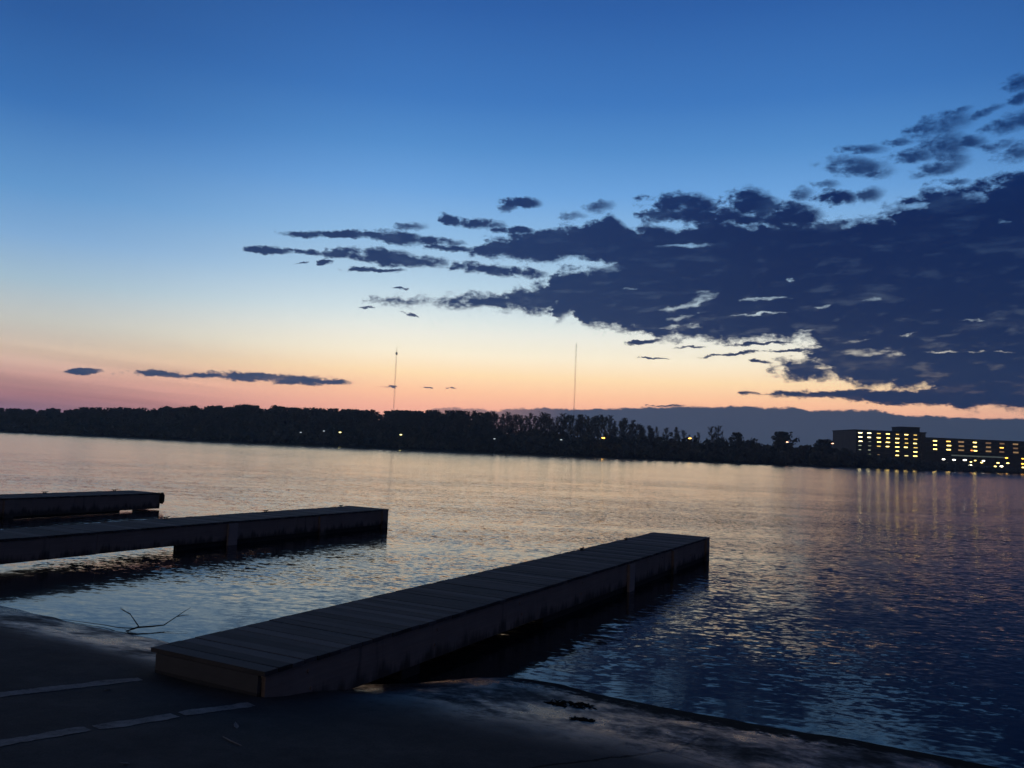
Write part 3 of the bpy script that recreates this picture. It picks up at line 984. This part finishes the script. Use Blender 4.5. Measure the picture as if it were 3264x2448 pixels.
# undergrowth along the whole bank
def brush(name, x0, x1, top, seed, per, d0, d1, size, label):
    rnd = random.Random(seed)
    b = MB()
    n = int((x1 - x0) * per)
    for i in range(n):
        x = x0 + (x1 - x0) * rnd.random()
        d = d0 + (d1 - d0) * rnd.random()
        z0 = bank_z(d)
        clump = 0.72 + 0.5 * noise.noise(Vector((x * 0.13, d * 0.12, 1))) + 0.3 * noise.noise(Vector((x * 0.5, d * 0.3, 4)))
        h = max(0.6, (lerp(top, x) * (shore_y(x) + d) / 400.0 - z0) * clump) * lerp([(d0, 0.35), (d0 + 6, 0.7), (d1, 1.0)], d)
        z = z0 + h * rnd.random() ** 0.8
        a = rvec(rnd)
        c = a.cross(rvec(rnd)).normalized()
        s = size * rnd.uniform(0.5, 1.2)
        b.quad((x, shore_y(x) + d, z), a * s, c * s * 0.65)
    o = b.build(name, foliage)
    tag(o, label, 'brush', None, 'stuff')


brush('undergrowth', -430, -40, [(-430, 8.5), (-245, 9.8), (-200, 12), (-165, 14), (-127, 16), (-60, 15.8), (-45, 16.5), (-34, 14)], 21, 75, 0.5, 26, 0.9, 'dark undergrowth at the foot of the dense wood on the left of the far bank')
brush('undergrowth', -40, 205, [(-40, 14.5), (0, 13.6), (50, 13.2), (71, 12.6), (110, 12.0), (133, 12.2), (160, 11.2), (178, 8.0), (205, 6.0)], 22, 100, 0.5, 22, 0.85, 'dark undergrowth on the far bank under the bare trees')
brush('undergrowth', 205, 420, [(205, 5.6), (245, 4.2), (262, 2.6), (300, 1.9), (420, 1.8)], 23, 30, 0.3, 9, 0.6, 'low dark bank growth below the lit buildings')

# the ragged row of bare trees that can be told apart
protos = [proto_tree(200 + k, 15, 2.8 + 0.25 * k, 260, 1100, 0.26, 0.24, 13) for k in range(5)]
rnd = random.Random(5)
ROW = 'bare trees in the ragged row on the far bank'
x = -58.0
used = set()
while x < 73:
    d = rnd.uniform(14, 30)
    z = bank_z(d)
    h = (lerp(TOP, x) + rnd.uniform(-2.4, 0.9)) * (shore_y(x) + d) / 400.0 - z
    place_tree(protos[rnd.randrange(5)], 'bare_tree', 'tall thin bare tree in the ragged row above the dark undergrowth at mid far bank', 'tree', ROW,
               (x, shore_y(x) + d, z), h / 15, rnd.uniform(0, 6.28), h / 15 * rnd.uniform(0.75, 1.15))
    x += rnd.uniform(0.9, 2.1)
for (x, top, w, lab) in ((77.5, 15.4, 0.9, 'bare tree at the left of the small group just right of the ragged row'),
                         (81.9, 15.9, 0.95, 'tallest bare tree of the small group beside the orange lamp'),
                         (86.5, 14.6, 0.8, 'bare tree at the right of the small group beside the orange lamp'),
                         (93.5, 13.8, 0.6, 'slim short bare tree standing alone between two taller trees'),
                         (100.3, 17.0, 0.9, 'left stem of the tall pale bare pair rising over the right bank'),
                         (104.0, 17.4, 0.9, 'right stem of the tall pale bare pair rising over the right bank')):
    d = 18
    z = bank_z(d)
    h = top * (shore_y(x) + d) / 400.0 - z
    place_tree(protos[rnd.randrange(5)], 'bare_tree', lab, 'tree', None, (x, shore_y(x) + d, z), h / 15, rnd.uniform(0, 6.28), h / 15 * w)
dense = [proto_tree(300 + k, 12, 4.4, 900, 150, 0.22, 0.45, 13) for k in range(2)]
for (x, top, w, k, lab) in ((112.2, 14.2, 0.8, 0, 'small dense dark tree to the right of the tall bare pair'),
                            (136.5, 15.4, 1.2, 1, 'broad round dark tree standing out above the bank left of the lit building'),
                            (158.0, 12.6, 1.3, 0, 'low dark tree beside the left wall of the lit building')):
    d = 16
    z = bank_z(d)
    h = top * (shore_y(x) + d) / 400.0 - z
    place_tree(dense[k], 'leafy_tree', lab, 'tree', None, (x, shore_y(x) + d, z), h / 12, k * 2.1, h / 12 * w)
for p in protos + dense:
    for q in p:
        bpy.data.objects.remove(q)

# ------------------------------------------------------------------ radio masts
steel = simple('weathered mast steel', (0.16, 0.13, 0.12), 0.6, 0.3)


def mast(x, y, top, label, drum):
    root = empty('radio_mast', (x, y, 6))
    tag(root, label, 'radio mast', 'radio masts behind the far wood')
    b = MB()
    H = top - 6
    rad = 1.25
    legs = [(rad * math.cos(a), rad * math.sin(a)) for a in (0.5, 2.6, 4.7)]
    for lx, ly in legs:
        b.tube([(lx, ly, 0), (lx, ly, H)], [0.11, 0.11], 5)
    n = int(H / 2.6)
    for i in range(n):
        z0, z1 = i * H / n, (i + 1) * H / n
        for k in range(3):
            p, q = legs[k], legs[(k + 1) % 3]
            if i % 2:
                p, q = q, p
            b.tube([(p[0], p[1], z0), (q[0], q[1], z1)], [0.05, 0.05], 4)
    b.build('lattice', steel, root)
    if drum:
        d = MB()
        d.tube([(0, 0, H - 9.5), (0, 0, H - 8.5), (0, 0, H - 5.5), (0, 0, H - 4.5)], [0.6, 1.9, 1.9, 0.6], 12)
        d.build('antenna_drum', steel, root)
    t = MB()
    t.tube([(0, 0, H), (0, 0, H + (7 if drum else 3))], [0.25, 0.12], 6)
    t.build('antenna_rod', steel, root)
    return root


mast(-211, 1500, 170, 'left radio mast, with a small drum near its top, behind the far wood', True)
mast(113.5, 1500, 194, 'right radio mast, slightly taller and plain, behind the bare trees', False)


# ------------------------------------------------------------------ lit buildings across the water
wallm = simple('dark brick wall', (0.075, 0.066, 0.060), 0.85, 0.2, 0.25, 0.3)
slabm = simple('concrete slab', (0.16, 0.15, 0.145), 0.85, 0.2, 0.2, 0.4)
roofm = simple('dark roof', (0.03, 0.03, 0.033), 0.9, 0.1, 0.2, 0.3)
framem = simple('window frame', (0.06, 0.06, 0.062), 0.5, 0.4)
whitep = simple('white painted metal', (0.62, 0.64, 0.62), 0.6, 0.4, 0.1)
polem = simple('lamp pole', (0.05, 0.05, 0.052), 0.5, 0.4)
dark_glass = simple('unlit glass', (0.02, 0.022, 0.026), 0.15, 0.5, 0.1)
LIT_DIM = {
    'w': emitter('dimmer white window light', (255, 232, 160), 1.7),
    'y': emitter('dimmer warm window light', (255, 208, 104), 1.5),
    'g': emitter('dimmer faint window light', (206, 214, 176), 0.4),
    't': emitter('dimmer curtained window light', (214, 158, 98), 0.25),
}
win_rnd = random.Random(77)
LIT = {
    'w': emitter('white window light', (255, 236, 170), 6.0),
    'y': emitter('warm window light', (255, 218, 118), 5.6),
    'g': emitter('faint window light', (214, 226, 190), 0.75),
    't': emitter('curtained window light', (226, 176, 112), 0.42),
    'o': emitter('amber window light', (255, 190, 84), 3.6),
    'r': emitter('reddish window light', (255, 140, 70), 3.0),
    'x': dark_glass,
}


def window(parent, x, z, y, w, h, kind):
    b = MB()
    t = 0.12
    w *= win_rnd.uniform(0.85, 1.1)
    x += win_rnd.uniform(-0.25, 0.25)
    dim = win_rnd.random() < 0.2
    b.box(x - w / 2 - t, x + w / 2 + t, y - 0.14, y - 0.004, z + h / 2, z + h / 2 + t)
    b.box(x - w / 2 - t, x + w / 2 + t, y - 0.14, y - 0.004, z - h / 2 - t, z - h / 2)
    b.box(x - w / 2 - t, x - w / 2, y - 0.14, y - 0.004, z - h / 2, z + h / 2)
    b.box(x + w / 2, x + w / 2 + t, y - 0.14, y - 0.004, z - h / 2, z + h / 2)
    f = b.build('window', framem, parent)
    p = MB()
    p.box(x - w / 2 + 0.01, x + w / 2 - 0.01, y - 0.08, y - 0.01, z - h / 2 + 0.01, z + h / 2 - 0.01)
    p.build('pane', LIT_DIM[kind] if dim and kind in LIT_DIM else LIT[kind], f)
    return f


# tower block, local frame: origin at its front left foot, facade along +X, front towards -Y
root = empty('apartment_block', (214.8, 520, 3.0))
tag(root, 'six storey block on the right bank with seven columns of lit windows', 'building')
b = MB()
b.box(0, 44.4, 0, 35, -4, 19.3)
b.build('wall', wallm, root)
b = MB()
b.box(-0.4, 44.8, -0.4, 35.4, 19.303, 19.9)
b.build('roof', roofm, root)
b = MB()
b.box(30.2, 42.2, 3, 15, 19.903, 22.7)
b.box(29.8, 42.6, 2.6, 15.4, 22.703, 23.0)
b.build('roof_house', roofm, root)
for x0 in (0.1, 41.4):
    b = MB()
    b.box(x0, x0 + 1.0, -1.6, -0.003, -4, 19.3)
    b.build('pier', wallm, root)
rows = ['wwyyyyy', 'wwyyyyy', 'wgyyyyy', 'ggyyyyy', 'ggxxyxy', 'ggtxywy']
for r in range(6):
    s = MB()
    zf = 17.9 - 2.62 * r
    s.box(1.103, 41.397, -1.5, -0.003, zf - 1.55, zf - 1.35)
    s.build('balcony_slab', slabm, root)
    for c in range(7):
        k = rows[r][c]
        big = k in 'wy'
        window(root, 3.6 + 5.73 * c, zf, 0, 2.3 if big else 1.8, 0.52 if big else 0.38, k)

# long lower wing to its right
root = empty('lodge_building', (262.5, 540, 3.0))
tag(root, 'long lower building on the right bank with three rows of amber lit windows', 'building')
b = MB()
b.box(0, 110, 0, 22, -4, 16.9)
b.build('wall', wallm, root)
b = MB()
b.box(-0.4, 110.4, -0.5, 22.4, 16.903, 17.5)
b.build('roof', roofm, root)
colx = [12.6, 21.5, 29.6, 38.7, 47.2, 55.9, 64.8, 74.0, 83.0, 92.0]
kinds = ['yyy', 'oyy', 'ttt', 'yyy', 'ttt', 'tot', 'ttt', 'yty', 'txt', 'yyt']
for cx, ks in zip(colx, kinds):
    for r in range(3):
        z = 15.4 - 2.66 * r
        k = ks[r]
        window(root, cx, z, 0, 2.6 if k in 'yo' else 3.6, 0.62 if k in 'yo' else 0.95, k)
window(root, 36.4, 15.4 - 5.2, 0, 1.4, 0.7, 'r')
for r in range(4):
    s = MB()
    z = 15.4 - 2.66 * r + 1.15
    s.box(2, 108, -1.3, -0.003, z, z + 0.2)
    s.build('balcony_slab', slabm, root)

# open shelter with a pale edge in front of it
root = empty('picnic_shelter', (277.5, 524, 3.0))
tag(root, 'long low shelter with a pale roof edge in front of the lower building', 'shelter')
b = MB()
b.box(0, 34, 0, 9, 6.2, 6.5)
b.build('roof', roofm, root)
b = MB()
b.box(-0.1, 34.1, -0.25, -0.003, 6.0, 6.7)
b.build('roof_edge', emitter('glowing roof edge', (120, 150, 140), 0.16), root)  # lamplight on the roof edge put in as weak emission
for i in range(5):
    p = MB()
    for y in (0.6, 8.4):
        p.tube([(1 + 8 * i, y, -2), (1 + 8 * i, y, 6.197)], [0.16, 0.16], 8)
    p.build('post', polem, root)

# ------------------------------------------------------------------ lamps
LAMP = {
    'w': emitter('white lamp', (252, 244, 222), 9),
    'W': emitter('bright white lamp', (255, 240, 200), 11),
    'y': emitter('yellow lamp', (255, 220, 120), 8),
    'o': emitter('orange lamp', (255, 176, 60), 8),
    'a': emitter('amber lamp', (255, 186, 70), 9),
    'f': emitter('faint white lamp', (220, 235, 240), 0.9),
    'm': emitter('small yellow lamp', (250, 235, 150), 5),
    'p': emitter('pinkish lamp', (255, 190, 150), 5),
}


def lamp(x, y, z, base, size, kind, label, group, cat='lamp post'):
    root = empty('lamp_post', (x, y, base))
    tag(root, label, cat, group)
    h = z - base
    b = MB()
    b.tube([(0, 0, -0.5), (0, 0, h * 0.6), (0, 0, h + 0.1)], [0.10, 0.08, 0.06], 8)
    b.box(-0.35 * size, 0.35 * size, -0.12, 0.12, h + size * 0.30 + 0.02, h + size * 0.30 + 0.14)
    b.build('pole', polem, root)
    g = MB()
    n, m = 10, 6
    for i in range(m + 1):
        t = math.pi * i / m
        for k in range(n):
            a = 2 * math.pi * k / n
            g.v.append((size * math.sin(t) * math.cos(a), -0.35 + 0.5 * size * math.sin(t) * math.sin(a), h - size * 0.3 * math.cos(t)))
    g.f = [(i * n + k, i * n + (k + 1) % n, (i + 1) * n + (k + 1) % n, (i + 1) * n + k) for i in range(m) for k in range(n)]
    g.build('lamp_head', LAMP[kind], root)


RB = 'lamps along the right bank below the lower building'
for x, z, s, k, lab in (
        (259.85, 6.42, 1.0, 'w', 'white lamp farthest left under the pale shelter edge'),
        (266.16, 6.40, 1.0, 'w', 'second white lamp from the left under the pale shelter edge'),
        (272.54, 6.50, 1.1, 'w', 'third and widest white lamp under the pale shelter edge'),
        (276.21, 5.53, 0.7, 'y', 'small yellow lamp just above the big bright low lamp'),
        (278.75, 6.48, 0.7, 'y', 'small yellowish lamp right of the third white lamp'),
        (283.74, 6.51, 0.9, 'w', 'white lamp at the right end of the pale shelter edge'),
        (282.66, 5.44, 0.8, 'y', 'yellow lamp touching the lower left of the last white lamp'),
        (275.70, 3.49, 1.2, 'W', 'biggest bright lamp low over the water'),
        (297.54, 8.84, 0.9, 'o', 'orange lamp standing high near the right edge'),
        (292.40, 5.65, 0.9, 'y', 'left one of the two mid height yellow lamps near the right edge'),
        (298.32, 5.73, 0.9, 'y', 'right one of the two mid height yellow lamps near the right edge'),
        (290.76, 3.50, 0.8, 'y', 'dimmer left one of the low pair over the water at right'),
        (294.54, 3.66, 1.0, 'W', 'brighter right one of the low pair over the water at right'),
        (307.25, 8.80, 0.8, 'o', 'topmost orange lamp at the right picture edge'),
        (307.23, 5.71, 0.9, 'o', 'middle orange lamp at the right picture edge'),
        (307.51, 3.58, 0.9, 'y', 'lowest lamp at the right picture edge')):
    yy = 500.0
    base = bank_z(max(0.5, yy - shore_y(x)))
    lamp(x, yy, z, base, s, k, lab, RB)
FB = 'small lamps scattered along the wooded far bank'
for x, z, s, k, lab in (
        (-99.54, 5.67, 0.5, 'f', 'faint pale lamp farthest left on the wooded bank'),
        (-88.56, 6.79, 0.5, 'f', 'faint pale lamp second from left on the wooded bank'),
        (-80.81, 6.46, 0.6, 'm', 'small yellow lamp just right of two faint ones in the wood'),
        (-51.89, 6.57, 0.6, 'm', 'small yellow lamp alone below the left radio mast'),
        (-7.28, 6.46, 0.55, 'f', 'faint greenish lamp under the middle of the bare trees'),
        (24.49, 7.35, 0.6, 'f', 'faint grey white lamp left of the bright orange lamp'),
        (44.53, 9.07, 0.8, 'a', 'brightest orange lamp, with a streak on the water below it'),
        (85.80, 10.58, 0.7, 'a', 'orange lamp beside the small group of bare trees'),
        (132.21, 10.76, 0.6, 'p', 'small pale lamp left of the broad round tree'),
        (153.87, 11.01, 0.6, 'p', 'small pinkish lamp close to the left wall of the lit block')):
    k_ = (shore_y(x) - 1.5) / 398.0
    lamp(x * k_, 398 * k_, 2.85 + (z - 2.85) * k_, -0.1, s, k, lab, FB)


# ------------------------------------------------------------------ evening haze: one closed box round everything
hz = MB()
hz.box(-2000, 2000, -2000, 1750, -5.6, 206)
m = bpy.data.materials.new('thin evening haze')
m.use_nodes = True
m.node_tree.nodes.clear()
g = NT(m.node_tree)
pv = g.new('ShaderNodeVolumePrincipled')
pv.inputs['Color'].default_value = (0.68, 0.86, 1.0, 1)
pv.inputs['Density'].default_value = 0.00023
pv.inputs['Anisotropy'].default_value = 0.6
out = g.new('ShaderNodeOutputMaterial')
g.l.new(pv.outputs[0], out.inputs['Volume'])
o = hz.build('haze', m)
tag(o, 'thin evening haze over the lake', None, None, 'stuff')
